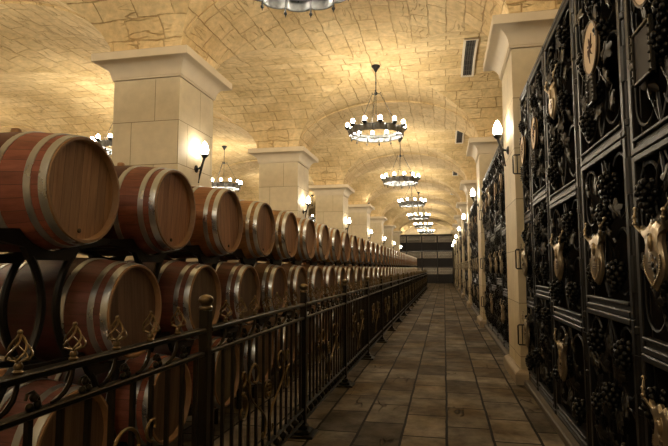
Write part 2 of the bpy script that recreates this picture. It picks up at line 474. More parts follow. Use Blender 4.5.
for k in range(4):
    pillar(XT - PW/2, Y0 + PW/2 + k*PITCH, f'square limestone pillar in the row beyond the side nave, {ordinal(k+1)} from the near end')

# ------------------------------------------------------------------ barrels
S = .88
XH = -1.70              # plane of the barrel heads
BL = .90                # barrel length
RH, RB = .258, .302
def rad(t):             # t from 0 (front head) to BL
    return RB - (RB-RH)*((t-BL/2)/(BL/2))**2
ROT = Matrix.Rotation(pi/2, 4, 'Y')      # lathe z -> +x
def stave_mesh():
    ts = [0, .012, .05, .10, .15, .20, .27, .33, .39, .45, .51, .57, .63, .70, .75, .80, .85, .888, .90]
    prof = [(RH-.022, -.045)] + [(RH-.022, -.001), (RH-.004, 0)]
    prof = [(RH-.020, -.04), (RH-.012, 0.0)] + [(rad(t), -t) for t in ts[0:]] + [(RH-.012, -BL), (RH-.020, -BL+.04)]
    mats = []
    for i in range(len(prof)-1):
        zm = -(prof[i][1]+prof[i+1][1])/2
        mats.append(1 if .27 < zm < .63 else 2 if (i < 3 or i > len(prof)-4) else 0)
    m = MB(); m.lathe(prof, 44, 0, ROT, mats, caps=False)
    return m.mesh('staves', [M['stave'], M['stave_mid'], M['chime']], 40)
def hoop_mesh(t0, t1):
    e = .004
    prof = [(rad(t0)-.003, -t0), (rad(t0)+e, -t0), (rad((t0+t1)/2)+e+.0005, -(t0+t1)/2), (rad(t1)+e, -t1), (rad(t1)-.003, -t1)]
    m = MB(); m.lathe(prof, 44, 0, ROT, caps=False)
    a = 1.9; tm = (t0+t1)/2
    for d in (-.010, .010):      # rivets
        m.ball((-tm+d, (rad(tm)+e)*sin(a), (rad(tm)+e)*cos(a)), .005, 6, 3)
    return m.mesh('hoop', M['hoop'], 40)
def head_mesh():
    m = MB(); n = 44
    vs = [(-.032, (RH-.019)*cos(2*pi*k/n), (RH-.019)*sin(2*pi*k/n)) for k in range(n)] + [(-.05, (RH-.019)*cos(2*pi*k/n), (RH-.019)*sin(2*pi*k/n)) for k in range(n)]
    m.add(vs, [tuple(range(n)), tuple(range(2*n-1, n-1, -1))] + [(k, n+k, n+(k+1) % n, (k+1) % n) for k in range(n)])
    return m.mesh('barrel_head', M['head'], 30)
stave_me = stave_mesh(); head_me = head_mesh()
HOOPS = [(.010, .046), (.082, .114), (.240, .273)]
hoops_me = [hoop_mesh(a, b) for a, b in HOOPS] + [hoop_mesh(BL-b, BL-a) for a, b in HOOPS]
m = MB(); m.lathe([(.022,-.01),(.026,.012),(.024,.03),(.016,.034)], 12); bung_me = m.mesh('bung', M['bung'])
m = MB(); m.lathe([(.011,0),(.011,.006),(.007,.008)], 10, mat=Matrix.Translation((-.031,0,0)) @ ROT); plug_me = m.mesh('tap_plug', M['bronze_dark'])
proto = thing('wine_barrel', 'x', 'barrel')
obj('staves', stave_me, proto)
obj('barrel_head', head_me, proto)
obj('barrel_head', head_me, proto, (-BL+.082, 0, 0))
for hm in hoops_me: obj('hoop', hm, proto)
obj('bung', bung_me, proto, (-BL/2, 0, RB+.002))
obj('tap_plug', plug_me, proto, (0, .0, -.20))
RED, PINK, TAN, OAK = (.36,.125,.085), (.18,.070,.058), (.46,.25,.105), (.23,.125,.066)  # PINK and OAK, for lower-row staves, darkened to imitate shade
Y1 = 2.22
ROWS = [('top', 1.68, Y1, 37), ('middle', 1.06, Y1 - S/2 + .02, 38), ('bottom', .465, Y1, 37)]
rng = random.Random(3)
first = True
for rname, z, ys, n in ROWS:
    for k in range(n):
        if rname == 'middle' and k == 0: continue      # this berth of the rack stands empty
        if first: o = proto; first = False
        else: o = copy_tree(proto)
        o.location = (XH, ys + k*S, z)
        o.rotation_euler = (rng.uniform(-.12,.12), 0, 0)
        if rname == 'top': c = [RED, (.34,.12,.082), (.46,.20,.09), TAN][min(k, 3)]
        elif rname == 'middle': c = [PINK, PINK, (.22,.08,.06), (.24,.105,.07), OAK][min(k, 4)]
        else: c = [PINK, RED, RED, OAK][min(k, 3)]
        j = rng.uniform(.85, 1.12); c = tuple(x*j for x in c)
        hc = tuple(x*rng.uniform(.9,1.08) for x in ((.46,.265,.155) if rname == 'top' else (.17,.115,.078)))  # lower-row heads tinted darker to stand in for the shade there
        tone = 'red-stained oak' if c[1]/c[0] < .45 else 'tan oak'
        end = '' 
        if k == n-1: pos = f'last at the far end of the {rname} row'
        else: pos = f'{ordinal(k if rname == "middle" else k+1)} from the near end of the {rname} row'
        o['label'] = f'{tone} wine barrel with silver hoops, {pos}'
        o['group'] = f'barrels lying in the {rname} row'
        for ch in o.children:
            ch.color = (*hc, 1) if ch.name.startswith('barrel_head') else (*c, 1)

# ------------------------------------------------------------------ barrel racks
def saddle(m, x, r, half=S/2-.004, th=.016):
    """plate on edge: its top follows the barrel's underside, its foot runs level above the row below"""
    top = []
    for i in range(25):
        y = -half + 2*half*i/24; yy = abs(y)
        z22 = -sqrt(r*r - .22*.22)
        top.append((y, -sqrt(r*r - yy*yy) if yy < .22 else z22 - .012*sin((yy-.22)/(half-.22)*pi/2)))
    foot = []
    for i in range(25):
        y = half - 2*half*i/24; yy = abs(y)
        foot.append((y, -r-.045 + (.055 if yy > .16 else 0) + (.045*max(0, (yy-.16)/(half-.16)))))
    foot = [(y, min(z, t[1]-.026)) for (y, z), t in zip(foot, top[::-1])]
    m.prism(top + foot, x-th, x+th)
FRAMES = (-.19, -.50)
def rack(dz_leg):
    """frame standing between two barrels of the row below, carrying one barrel"""
    t = thing('barrel_rack', 'x', 'rack')
    for x in FRAMES:
        m = MB(); rr = rad(-x) + .010
        saddle(m, x, rr); obj('cradle', m.mesh('cradle', M['rack'], 0), t)
        for s in (-1, 1):
            m = MB(); zb = -dz_leg - sqrt(rr*rr - .22*.22) + .008; zt = -rr - .03
            pts = []
            for i in range(15):
                u = i/14
                pts.append((x, s*(.135 - .087*sin(pi*u)**.8), zt + (zb-zt)*u))
            m.tube(pts, .020, 8); obj('leg', m.mesh('leg', M['rack']), t)
    for s in (-1, 1):
        m = MB(); m.tube([(FRAMES[0], s*.24, -.262), (FRAMES[1], s*.24, -.262)], .012, 6); obj('tie_bar', m.mesh('tie_bar', M['rack']), t)
    return t
for rname, z, ys, n in ROWS[:2]:
    rp = rack(z - (1.06 if rname == 'top' else .465))
    for k in range(n):
        o = rp if k == 0 else copy_tree(rp)
        o.location = (XH, ys + k*S, z)
        if rname == 'middle' and k == 0: o['label'] = 'empty black steel barrel rack at the near end of the middle row'
        else: o['label'] = f'black steel rack with curved legs under the {ordinal(k if rname == "middle" else k+1)} barrel of the {rname} row'
        o['group'] = f'steel racks under the {rname} row of barrels'
def low_rack():
    t = thing('barrel_rack', 'x', 'rack')
    for x in FRAMES:
        m = MB(); rr = rad(-x) + .010; saddle(m, x, rr); obj('cradle', m.mesh('cradle', M['rack'], 0), t)
        for s in (-1, 1):
            m = MB(); m.tube([(x, s*.20, -.28), (x, s*.20, -.463)], .018, 6); obj('leg', m.mesh('leg', M['rack']), t)
    for s in (-1, 1):
        m = MB(); m.tube([(FRAMES[0], s*.24, -.262), (FRAMES[1], s*.24, -.262)], .012, 6); obj('tie_bar', m.mesh('tie_bar', M['rack']), t)
    return t
rp = low_rack()
for k in range(37):
    o = rp if k == 0 else copy_tree(rp)
    o.location = (XH, Y1 + k*S, .465)
    o['label'] = f'low black steel floor rack under the {ordinal(k+1)} barrel of the bottom row'
    o['group'] = 'floor racks under the bottom row of barrels'

# ------------------------------------------------------------------ fence
XF = -1.10
FP = 1.752; FY0 = 2.295 - 1.752
def finial_mesh():
    m = MB()
    m.lathe([(.013,0),(.016,.008),(.010,.014),(.014,.022),(.010,.03),(.006,.036)], 8)
    for k in range(5):
        pts = []
        for i in range(9):
            u = i/8; r = .033*sin(pi*(u**.5))**.85*(1-.15*u) + .0025; a = 2*pi*k/5 + u*2.2
            pts.append((r*cos(a), r*sin(a), .034 + .080*u))
        m.tube(pts, .0036, 5)
    m.ball((0,0,.119), .008, 8, 5)
    return m.mesh('finial', M['brass'], 50)
finial_me = finial_mesh()
for v_ in finial_me.vertices: v_.co *= .92
m = MB(); m.box((-.008,-.008,.215),(.008,.008,.90)); baluster_me = m.mesh('baluster', M['fence'], 0)
def spiral(cy, cz, r0, r1, a0, a1, n=16):
    return [(0, cy + (r0+(r1-r0)*i/n)*cos(a0+(a1-a0)*i/n), cz + (r0+(r1-r0)*i/n)*sin(a0+(a1-a0)*i/n)) for i in range(n+1)]
m = MB()      # small S scroll with berries between the two upper rails
m.tube([(0,-.085,.918),(0,-.06,.922),(0,-.035,.935),(0,-.015,.955),(0,-.004,.98),(0,0,1.0)], [.005,.006,.008,.008,.007,.006], 6)
m.tube([(0,.085,.918),(0,.075,.945),(0,.055,.965),(0,.035,.962),(0,.03,.945)], .005, 5)
for p in ((0,.045,.925),(0,.072,.926),(0,.058,.948)): m.ball(p, .0125, 7, 4)
scroll_small_me = m.mesh('rail_scroll', M['fence'], 50)
def big_scroll(sy):
    m = MB()
    # tall S: small curl at the foot, wide crook at the top
    P = [(0, sy*(.30 - .00), .30)]
    pts = []
    for i in range(25):
        u = i/24
        pts.append((.0, sy*(.05 + .26*u - .06*sin(2*pi*u)), .30 + .36*u))
    top = spiral(sy*.235, .665, .098, .024, (0 if sy > 0 else pi), (0 if sy > 0 else pi) + sy*5.2, 22)
    top = [(0, sy*.235 + sy*abs(1)*( (q[1]-sy*.235)*sy if False else 0) + (q[1]-sy*.235), q[2]) for q in top]
    foot = spiral(sy*.085, .30, .035, .010, (pi if sy > 0 else 0), (pi if sy > 0 else 0) + sy*4.2, 14)
    m.tube(foot[::-1] + pts[1:-1] + top, .0068, 6)
    return m
def scroll_panel():
    out = []
    for s in (-1, 1):
        out.append(('scroll', big_scroll(s).mesh('scroll', M['brassiron'], 50)))
    m = MB(); m.tube([(0, .055*cos(2*pi*k/18), .545 + .055*sin(2*pi*k/18)) for k in range(18)], .006, 6, closed=True)
    for k in range(6):
        a = 2*pi*k/6
        m.ball((0, .030*cos(a), .545 + .030*sin(a)), .012, 6, 4)
    out.append(('rosette', m.mesh('rosette', M['brassiron'], 50)))
    for s in (-1, 1):
        m = MB(); m.tube(spiral(s*.42, .52, .085, .02, (pi/2), (pi/2)+s*5.5, 22), .006, 6)
        m.tube(spiral(s*.42, .70, .05, .014, (-pi/2), (-pi/2)-s*5.0, 18), .006, 6)
        m.ball((0, s*.42, .612), .014, 8, 5)
        out.append(('scroll', m.mesh('scroll', M['brassiron'], 50)))
    return out
M['brassiron'] = plain('gilded_iron', (.22,.165,.09), .32, .9, nscale=20, namt=.5)
fp = thing('iron_fence', 'x', 'fence')
hw = FP/2 - .031
def bar(name, z0, z1, w, mat='fence'):
    m = MB(); m.box((-w/2, -hw, z0), (w/2, hw, z1), bev=.004); obj(name, m.mesh(name, M[mat], 0), fp)
bar('top_rail', 1.0, 1.022, .045); bar('middle_rail', .895, .915, .036); bar('lower_rail', .195, .215, .034); bar('bottom_rail', .105, .125, .034)
NBAL = 14
for i in range(NBAL):
    obj('baluster', baluster_me, fp, (0, -hw + (i+.5)*2*hw/NBAL, 0))
m = MB()
for nm, me in scroll_panel(): obj(nm, me, fp, (.012, 0, 0))
FOFF = [-.645 + .21*i for i in range(7)]
for y in FOFF:
    obj('finial', finial_me, fp, (0, y, 1.021)); obj('rail_scroll', scroll_small_me, fp, (0, y, 0))
m = MB(); m.ball((0,0,.16), .026, 8, 5); m.tube([(0,0,.12),(0,0,.20)], .007, 6); berry_me = m.mesh('bead', M['fence'], 50)
for i in range(12): obj('bead', berry_me, fp, (0, -hw + (i+.5)*2*hw/12, 0))
pp = thing('fence_post', 'x', 'post')
m = MB(); m.box((-.024,-.024,.03),(.024,.024,1.105), bev=.005); obj('shaft', m.mesh('shaft', M['fence'], 0), pp)
m = MB(); m.box((-.10,-.10,0),(.10,.10,.022), bev=.006); m.box((-.065,-.065,.022),(.065,.065,.05), bev=.008); m.box((-.04,-.04,.05),(.04,.04,.085), bev=.01); obj('base', m.mesh('base', M['fence'], 0), pp)
m = MB(); m.lathe([(.030,1.105),(.033,1.112),(.030,1.12),(.022,1.124),(.024,1.13),(.034,1.140),(.037,1.152),(.030,1.166),(.014,1.174),(.001,1.176)], 14); obj('cap', m.mesh('cap', M['brass'], 50), pp)
NF = 19
for k in range(NF):
    o = fp if k == 0 else copy_tree(fp)
    o.location = (XF, FY0 + (k+.5)*FP, 0)
    o['label'] = f'dark wrought iron fence panel with twisted brass finials, {ordinal(k+1)} from the near end'
    o['group'] = 'wrought iron fence panels'
for k in range(NF):
    o = pp if k == 0 else copy_tree(pp)
    o.location = (XF, FY0 + (k+1)*FP, 0)
    o['label'] = f'square iron fence post with brass ball cap, {ordinal(k+1)} from the near end'
    o['group'] = 'iron fence posts'

# ------------------------------------------------------------------ wine lockers with grape-vine gates
def grape_mesh():
    m = MB(); r_ = random.Random(5)
    for row, (nn, rr) in enumerate([(3,.030),(6,.042),(6,.046),(6,.040),(5,.032),(3,.020),(1,.0)]):
        for i in range(nn):
            a = 2*pi*i/max(nn,1) + row*.5
            m.ball((rr*cos(a)*.75, rr*sin(a), -.024*row - .02 + r_.uniform(-.004,.004)), .0185, 7, 5)
    m.tube([(0,0,.0),(0,.006,.03),(0,.004,.05)], .004, 5)
    return m.mesh('grape_cluster', M['grape'], 60)
def leaf_mesh():
    m = MB(); pts = []
    n = 30
    for i in range(n):
        a = 2*pi*i/n - pi/2
        r = .052*(1 + .28*cos(5*(a + pi/2)))*(1 + .08*cos(15*a))
        pts.append((r*cos(a)*.85, r*sin(a)))
    vs = [(-.012,0,0)] + [(.006*cos(6*i), y, z) for i, (y, z) in enumerate(pts)] + [(.004,0,0)] + [(.010 + .006*cos(6*i), y, z) for i, (y, z) in enumerate(pts)]
    fs = []
    for i in range(n):
        j = (i+1) % n
        fs += [(0, 1+j, 1+i), (n+1, n+2+i, n+2+j), (1+i, 1+j, n+2+j, n+2+i)]
    m.add(vs, fs)
    m.tube([(-.01,0,-.05),(-.014,0,.045)], .003, 4)
    m.tube([(-.01,0,.05),(-.006,.004,.075)], .0035, 4)
    return m.mesh('vine_leaf', M['pewter'], 30)
grape_me, leaf_me = grape_mesh(), leaf_mesh()

def shield_meshes():
    prof = [(0,-.205),(.035,-.165),(.065,-.12),(.078,-.06),(.068,0),(.058,.055),(.066,.10),(.092,.125),(.105,.165),(.072,.142),(.045,.150),(.022,.172),(0,.150)]
    prof = [(y*1.32, z*.76) for y, z in prof]
    out = prof + [(-y, z) for y, z in prof[-2:0:-1]]
    b = MB()
    n = len(out)
    vs = [(-.030, y*.80, z*.86) for y, z in out] + [(-.018, y, z) for y, z in out] + [(-.004, y, z) for y, z in out]
    fs = [tuple(range(n))] + [(i, (i+1) % n, n+(i+1) % n, n+i) for i in range(n)] + [(n+i, n+(i+1) % n, 2*n+(i+1) % n, 2*n+i) for i in range(n)] + [tuple(range(3*n-1, 2*n-1, -1))]
    b.add(vs, fs)
    foot = [(y*.84, z*.86) for y, z in prof[:5]]
    for (ya, za), (yb_, zb_) in zip(foot, foot[1:]):       # beaded rim round the foot
        for q in range(4):
            for sg in (-1, 1):
                b.ball((-.030, sg*(ya+(yb_-ya)*q/4), za+(zb_-za)*q/4), .0055, 6, 4)
    shield = b.mesh('shield_plate', M['bronze'], 40)
    e = MB(); e.lathe([(.001,.010),(.016,.008),(.021,.0),(.026,.004),(.026,-.004)], 16, mat=Matrix.Translation((-.034,0,.045)) @ Matrix.Diagonal((1,.75,1.45,1)) @ Matrix.Rotation(-pi/2,4,'Y'))
    emblem = e.mesh('emblem', M['bronze'], 40)
    w = MB()                  # engraved crest and lines too worn to read
    w.box((-.0325,-.014,-.022),(-.0300,.014,-.006))
    for i, (z, l) in enumerate(((-.040,.034),(-.054,.028),(-.066,.030))):
        w.box((-.0325,-l,z),(-.0300,l,z+.005))
    engraving = w.mesh('engraving', M['bronze_dark'], 0)
    arms = []                 # curling vine arms rising from the shoulders
    for s in (-1, 1):
        a = MB()
        a.tube([(-.02,s*.125,.095),(-.035,s*.15,.125),(-.035,s*.155,.155),(-.028,s*.17,.18),(-.02,s*.185,.20)], [.008,.007,.007,.006,.005], 6)
        for p in ((-.036,s*.152,.135),(-.034,s*.158,.165),(-.02,s*.187,.203)): a.ball(p, .011, 7, 5)
        arms.append(a.mesh('vine_arm', M['bronze'], 50))
    return shield, emblem, engraving, *arms
SH = shield_meshes()
def medallion_meshes():
    m = MB(); n = 26
    def ov(a, b, x): return [(x, a*cos(2*pi*k/n), b*sin(2*pi*k/n)) for k in range(n)]
    m.add(ov(.135,.150,-.012) + ov(.135,.150,.006), [tuple(range(n)), tuple(range(2*n-1,n-1,-1))] + [(k, (k+1) % n, n+(k+1) % n, n+k) for k in range(n)])
    disc = m.mesh('medallion', M['cream'], 30)
    r = MB(); r.tube(ov(.138,.153,-.010), .008, 6, closed=True); rim = r.mesh('rim', M['bronze_dark'], 50)
    f = MB()
    for k in range(7):
        a = 2*pi*k/7 + .3; L = .050 + .012*(k % 3)
        f.tube([(-.013,0,0),(-.015,L*.5*cos(a+.3),L*.6*sin(a+.3)),(-.013,L*cos(a),L*1.2*sin(a))], [.004,.006,.002], 5)
    f.ball((-.013,0,.004), .014, 8, 5, sc=(.4,1,1)); flower = f.mesh('painted_flower', M['inkpaint'], 40)
    return disc, rim, flower
MD = medallion_meshes()
def plaque_meshes(w, hh):
    m = MB(); m.box((-.012,-w,-hh),(0,w,hh)); pl = m.mesh('name_plaque', M['slate_plate'], 0)
    f = MB()
    for s in (-1, 1):
        f.box((-.022, s*w-.008, -hh-.008), (.0, s*w+.008, hh+.008), bev=.004); f.box((-.0215,-w-.008,s*hh-.008),(-.0005,w+.008,s*hh+.008), bev=.004)
    for i in range(7):
        for s in (-1, 1):
            f.ball((-.024, s*w, -hh + 2*hh*i/6), .007, 6, 4)
    return pl, f.mesh('plaque_frame', M['pewter'], 0)
PQ = {'small': plaque_meshes(.06,.075), 'large': plaque_meshes(.10,.115)}
m = MB(); m.tube([(0,0,-.11),(-.085,0,-.108),(-.095,0,-.10),(-.095,0,.10),(-.085,0,.108),(0,0,.11)], .008, 6)
m.tube([(-.05,0,-.11),(-.05,0,.11)], .006, 6)
m.box((-.004,-.015,.10),(.006,.015,.135)); m.box((-.004,-.015,-.135),(.006,.015,-.10)); handle_me = m.mesh('handle', M['iron'], 40)

XG = .92                # plane of the gates
def hook(p, cy, cz, r, a0, da, n=14): return p + [(0, cy + r*(1-.55*i/n)*cos(a0+da*i/n), cz + r*(1-.55*i/n)*sin(a0+da*i/n)) for i in range(n+1)]
def scrollwork(m, w, hgt, lite=False):
    """vine stems in a door of half-width w, from z=0 to hgt"""
    n = 5 if not lite else 4
    k = max(1, round(hgt/.5)); step = hgt/k
    for i in range(k):
        zc = (i+.5)*step; r = min(w*.42, step*.27)
        for s in (-1, 1):
            # C scroll against the stile, curling to the middle at both ends
            pts = [(0, s*(w - r*1.0 + r*cos(a)), zc + step*.16 + r*sin(a)) for a in [2.6 - 2.6*q/8 for q in range(9)]]
            pts += [(0, s*(w - r*1.0 + r*cos(a)), zc - step*.16 + r*sin(a)) for a in [-2.8*q/8 for q in range(9)]]
            m.tube(pts, .009, n)
            pts = [(0, s*(.02 + .09*sin(pi*q/8)), zc - step*.46 + step*.92*q/8) for q in range(9)]
            m.tube(pts, .008, n)
    m.tube([(0, .03*sin(z_*9), z_) for z_ in [hgt*q/14 for q in range(15)]], .009, n)
_cache = {}
def gate_frame(w, hgt):
    key = ('f', round(w,3), round(hgt,3))
    if key not in _cache:
        m = MB(); t = .022
        for s in (-1, 1): m.box((-.022, s*w - t, 0), (.012, s*w + t, hgt), bev=.005)
        m.box((-.026,-w+t,hgt-.034),(.012,w-t,hgt), bev=.006); m.box((-.026,-w+t,0),(.012,w-t,.034), bev=.006)
        m.box((-.012,-w+t,.034),(.004,w-t,.060)); m.box((-.030,-w+t,.060),(.012,w-t,.078), bev=.005)
        _cache[key] = m.mesh('gate', M['gateiron'], 0)
    return _cache[key]
def gate_scroll(w, hgt):
    key = ('s', round(w,3), round(hgt,3))
    if key not in _cache:
        m = MB(); scrollwork(m, w-.03, hgt-.11); 
        _cache[key] = m.mesh('scrollwork', M['gateiron'], 50)
    return _cache[key]
def far_gate(w, hgt):
    key = ('far', round(w,3), round(hgt,3))
    if key not in _cache:
        m = MB(); scrollwork(m, w-.03, hgt-.11, True); b = len(m.v)
        r_ = random.Random(9)
        for i in range(int(hgt/.085)):
            c = (-.01, r_.uniform(-w+.1, w-.1), r_.uniform(.08, hgt-.2))
            for q in range(5): m.ball((c[0], c[1]+r_.uniform(-.04,.04), c[2]+r_.uniform(-.06,.06)), .024, 5, 3)
        _cache[key] = m.mesh('scrollwork', M['grape'], 50)
    return _cache[key]
def gate(t, y, z0, z1, w, ornament, seed, near, tier):
    hgt = z1 - z0
    g = obj('gate', gate_frame(w, hgt), t, (0, y, z0))
    if not near:
        obj('scrollwork', far_gate(w, hgt), g, (0.0, 0, .085))
    else:
        obj('scrollwork', gate_scroll(w, hgt), g, (0, 0, .085))
        r_ = random.Random(seed)
        iw = w - .085
        rows = int((hgt-.16)/.155); spots = []
        for i in range(rows):
            zz = .17 + (hgt-.27)*(i+.5)/rows
            cols = 3 if w > .35 else 2
            for c in range(cols):
                yy = -iw + 2*iw*(c+.5)/cols + r_.uniform(-.03,.03) + (.04 if i % 2 else -.04)
                spots.append((max(-iw, min(iw, yy)), zz + r_.uniform(-.02,.02), (i*cols + c)))
        oz = {'shield': hgt*.5, 'oval': hgt*.56, 'plaque': hgt*.5}.get(ornament, hgt*.5)
        for (yy, zz, q) in spots:
            if (q*3 + seed) % 7 < 2:
                a = obj('grape_cluster', grape_me, g, (-.012 - .02*r_.random(), yy, zz + .06), (r_.uniform(-.25,.25), 0, r_.uniform(0,6)))
            else:
                a = obj('vine_leaf', leaf_me, g, (-.02 - .015*r_.random(), yy, zz), (r_.uniform(-.7,.7), r_.uniform(-.3,.3), r_.uniform(-.35,.35)))
    if ornament == 'shield' or ornament == 'shield_high':
        zc = {0: .62, 1: 1.36, 2: 2.60}[tier] - z0 - .071
        s = obj('shield_plate', SH[0], g, (-.055, -.045, zc)); s['label'] = 'bronze shield plate'
        for nm, me in (('emblem', SH[1]), ('engraving', SH[2]), ('vine_arm', SH[3]), ('vine_arm', SH[4])): obj(nm, me, g, (-.055, -.045, zc))
    if ornament in ('oval', 'oval_large'):
        zc = 2.58 - z0 - .071
        dyo = -.05
        s = obj('medallion', MD[0], g, (-.05, dyo, zc)); s['label'] = 'cream oval medallion'
        obj('rim', MD[1], g, (-.05, dyo, zc)); obj('painted_flower', MD[2], g, (-.05, dyo, zc))
        kind = 'large' if ornament == 'oval_large' else 'small'
        dz = .35 if kind == 'large' else .25
        dy = -.04 if kind == 'small' else .0
        s = obj('name_plaque', PQ[kind][0], g, (-.05, dy, zc-dz)); s['label'] = 'dark name plaque'; obj('plaque_frame', PQ[kind][1], g, (-.05, dy, zc-dz))
    return g
post_cache = {}
def post_mesh(hgt):
    m = MB()
    m.tube([(0,0,.0),(0,0,hgt)], .020, 8)
    for z in (0.02, .55, .93, 1.45, 1.95, 2.5, 3.0, hgt-.03):
        m.lathe([(.021,z-.02),(.028,z-.014),(.028,z+.014),(.021,z+.02)], 8)
    for z in (.72, 1.2, 1.68, 2.25, 2.75):
        m.tube([(-.006,0,z-.09),(-.006,0,z+.09)], .027, 8)
    return m.mesh('hinge_post', M['gateiron'], 40)
post_me = post_mesh(3.16)
def locker(y0, y1, high, label, near, tops, seed, group, end=False):
    """one bay of stacked wine lockers behind three iron gates, y0..y1 along the aisle"""
    t = thing('wine_locker', label, 'wine locker', (XG, (y0+y1)/2, .071), group)
    W = (y1-y0)/2 - .003
    m = MB(); d = .55
    m.box((d-.02,-W,0),(d,W,3.16))
    for s in (-1, 1): m.box((.03, s*W - (.018 if s > 0 else 0), 0), (d-.02, s*W + (.018 if s < 0 else 0), 3.16))
    for z in (0, (.96 if high else .82), (1.86 if high else 1.73), 2.5, 3.14): m.box((.03,-W+.018,z),(d-.02,W-.018,z+.02))
    obj('carcass', m.mesh('carcass', M['carcass'], 0), t)
    obj('hinge_post', post_me, t, (0, -W + .03, 0))
    m = MB(); m.box((-.03,-W,3.162),(.05,W,3.20), bev=.006); obj('top_rail', m.mesh('top_rail', M['gateiron'], 0), t)
    m = MB(); m.box((-.02,-W,0.0),(.02,W,.03), bev=.005); obj('bottom_rail', m.mesh('bottom_rail', M['gateiron'], 0), t)
    w = W - .05; yc = .024
    za = .98 if high else .835; zb = 1.89 if high else 1.765
    gate(t, yc, .035, za-.003, w, tops[0], seed, near, 0)
    gate(t, yc, za, zb-.003, w, tops[1], seed+1, near, 1)
    gate(t, yc, zb, 3.155, w, tops[2], seed+2, near, 2)
    return t
# leaf edges measured from the pillar's near face backwards
REL = [(-4.72,-4.29), (-4.27,-3.56), (-3.55,-2.62), (-2.60,-1.55), (-1.54,-.70), (-.68,-.088)]
HIGH = [True, False, True, False, True, False]
TOPS = [('vines','vines','vines'), ('shield','shield','oval_large'), ('vines','shield','oval'), ('shield','shield','shield_high'), ('vines','vines','oval'), ('shield','shield','oval')]
for b in range(0, NB + 1):
    yf = Y0 + b*PITCH
    for i, (a, c) in enumerate(REL):
        near = b <= 2
        if b == 0: where = ['nearest the camera','second from the camera','third from the camera','fourth from the camera','fifth from the camera','beside the first pillar'][i]
        else: where = f'{ORD[i]} beyond the {ordinal(b)} pillar of the gated side'
        desc = {0:'narrow plain iron-gated wine locker,',1:'iron-gated wine locker, plaque under cream oval,',2:'iron-gated wine locker, oval above bronze shield,',3:'iron-gated wine locker with three bronze shields,',4:'iron-gated wine locker with one oval,',5:'iron-gated wine locker, oval above two shields,'}[i]
        t = locker(yf + a, yf + c, HIGH[i], f'{desc} {where}', near, TOPS[i], b*50 + i*7, 'wine lockers along the aisle wall')
        if i == 5:
            for z in (.49, 1.33, 2.41): obj('handle', handle_me, t, (-.03, (c-a)/2 - .045, z))

# end-wall lockers across the hall, three tiers, lattice in the head of each gate
def end_locker(x0, x1, label):
    t = thing('wine_locker', label, 'wine locker', ((x0+x1)/2, YE - .75, 0), 'wine lockers across the end of the hall')
    W = (x1-x0)/2 - .004
    m = MB(); m.box((-W,.53,0),(W,.55,4.18), 1)
    for s in (-1, 1): m.box((s*W-(.03 if s > 0 else 0),.0,0),(s*W+(.03 if s < 0 else 0),.53,4.18))
    for z in (0, 1.39, 2.78, 4.15): m.box((-W+.03,.0,z),(W-.03,.53,z+.03))
    obj('carcass', m.mesh('carcass', [M['carcass'], M['plinth']], 0), t)
    for i in range(3):
        z0 = .03 + 1.39*i
        m = MB()
        for s in (-1, 1): m.box((s*(W-.035)-.03,-.03,z0),(s*(W-.035)+.03,0,z0+1.35))
        m.box((-W+.06,-.03,z0+1.29),(W-.06,0,z0+1.35)); m.box((-W+.06,-.03,z0),(W-.06,0,z0+.74))
        g = obj('gate', m.mesh('gate', M['carcass'], 0), t)
        m = MB()
        for a in range(6):
            for r in range(2):
                cx_ = -W+.14 + (2*W-.28)*(a+.5)/6; cz_ = z0 + .88 + .27*r
                m.tube([(cx_+.095*cos(q*pi/7)*(1-.04*q), -.015, cz_+.125*sin(q*pi/7)*(1-.04*q)) for q in range(15)], .022, 5)
                m.tube([(cx_-.10,-.015,cz_-.13),(cx_+.10,-.015,cz_+.13)], .018, 5)
        obj('lattice', m.mesh('lattice', M['pale_iron'], 50), g)
        m = MB(); m.box((-W+.1,.10,z0+1.325),(W-.1,.16,z0+1.345)); obj('fill_strip', m.mesh('fill_strip', M['strip'], 0), t)  # added strip, lights the locker back behind the lattice
    m = MB(); m.box((-W+.05,.20,4.185),(W-.05,.26,4.20)); obj('fill_strip', m.mesh('fill_strip', M['fill_bright'], 0), t)  # added hidden strip to brighten the far wall and vault
    m = MB(); m.box((-W,-.03,4.181),(W,.03,4.262), bev=.006); obj('cornice', m.mesh('cornice', M['carcass'], 0), t)  # cornice added to hide the strip behind it
    return t
M['pale_iron'] = plain('pale_lattice', (.07,.06,.05), .45, .5)
ex = [-4.56, -3.22, -1.88, -.54, .79]
for i in range(4):
    end_locker(ex[i], ex[i+1], f"dark end-wall locker with scrolled lattice gates, {['leftmost','second from left','third from left','rightmost'][i]} of four")

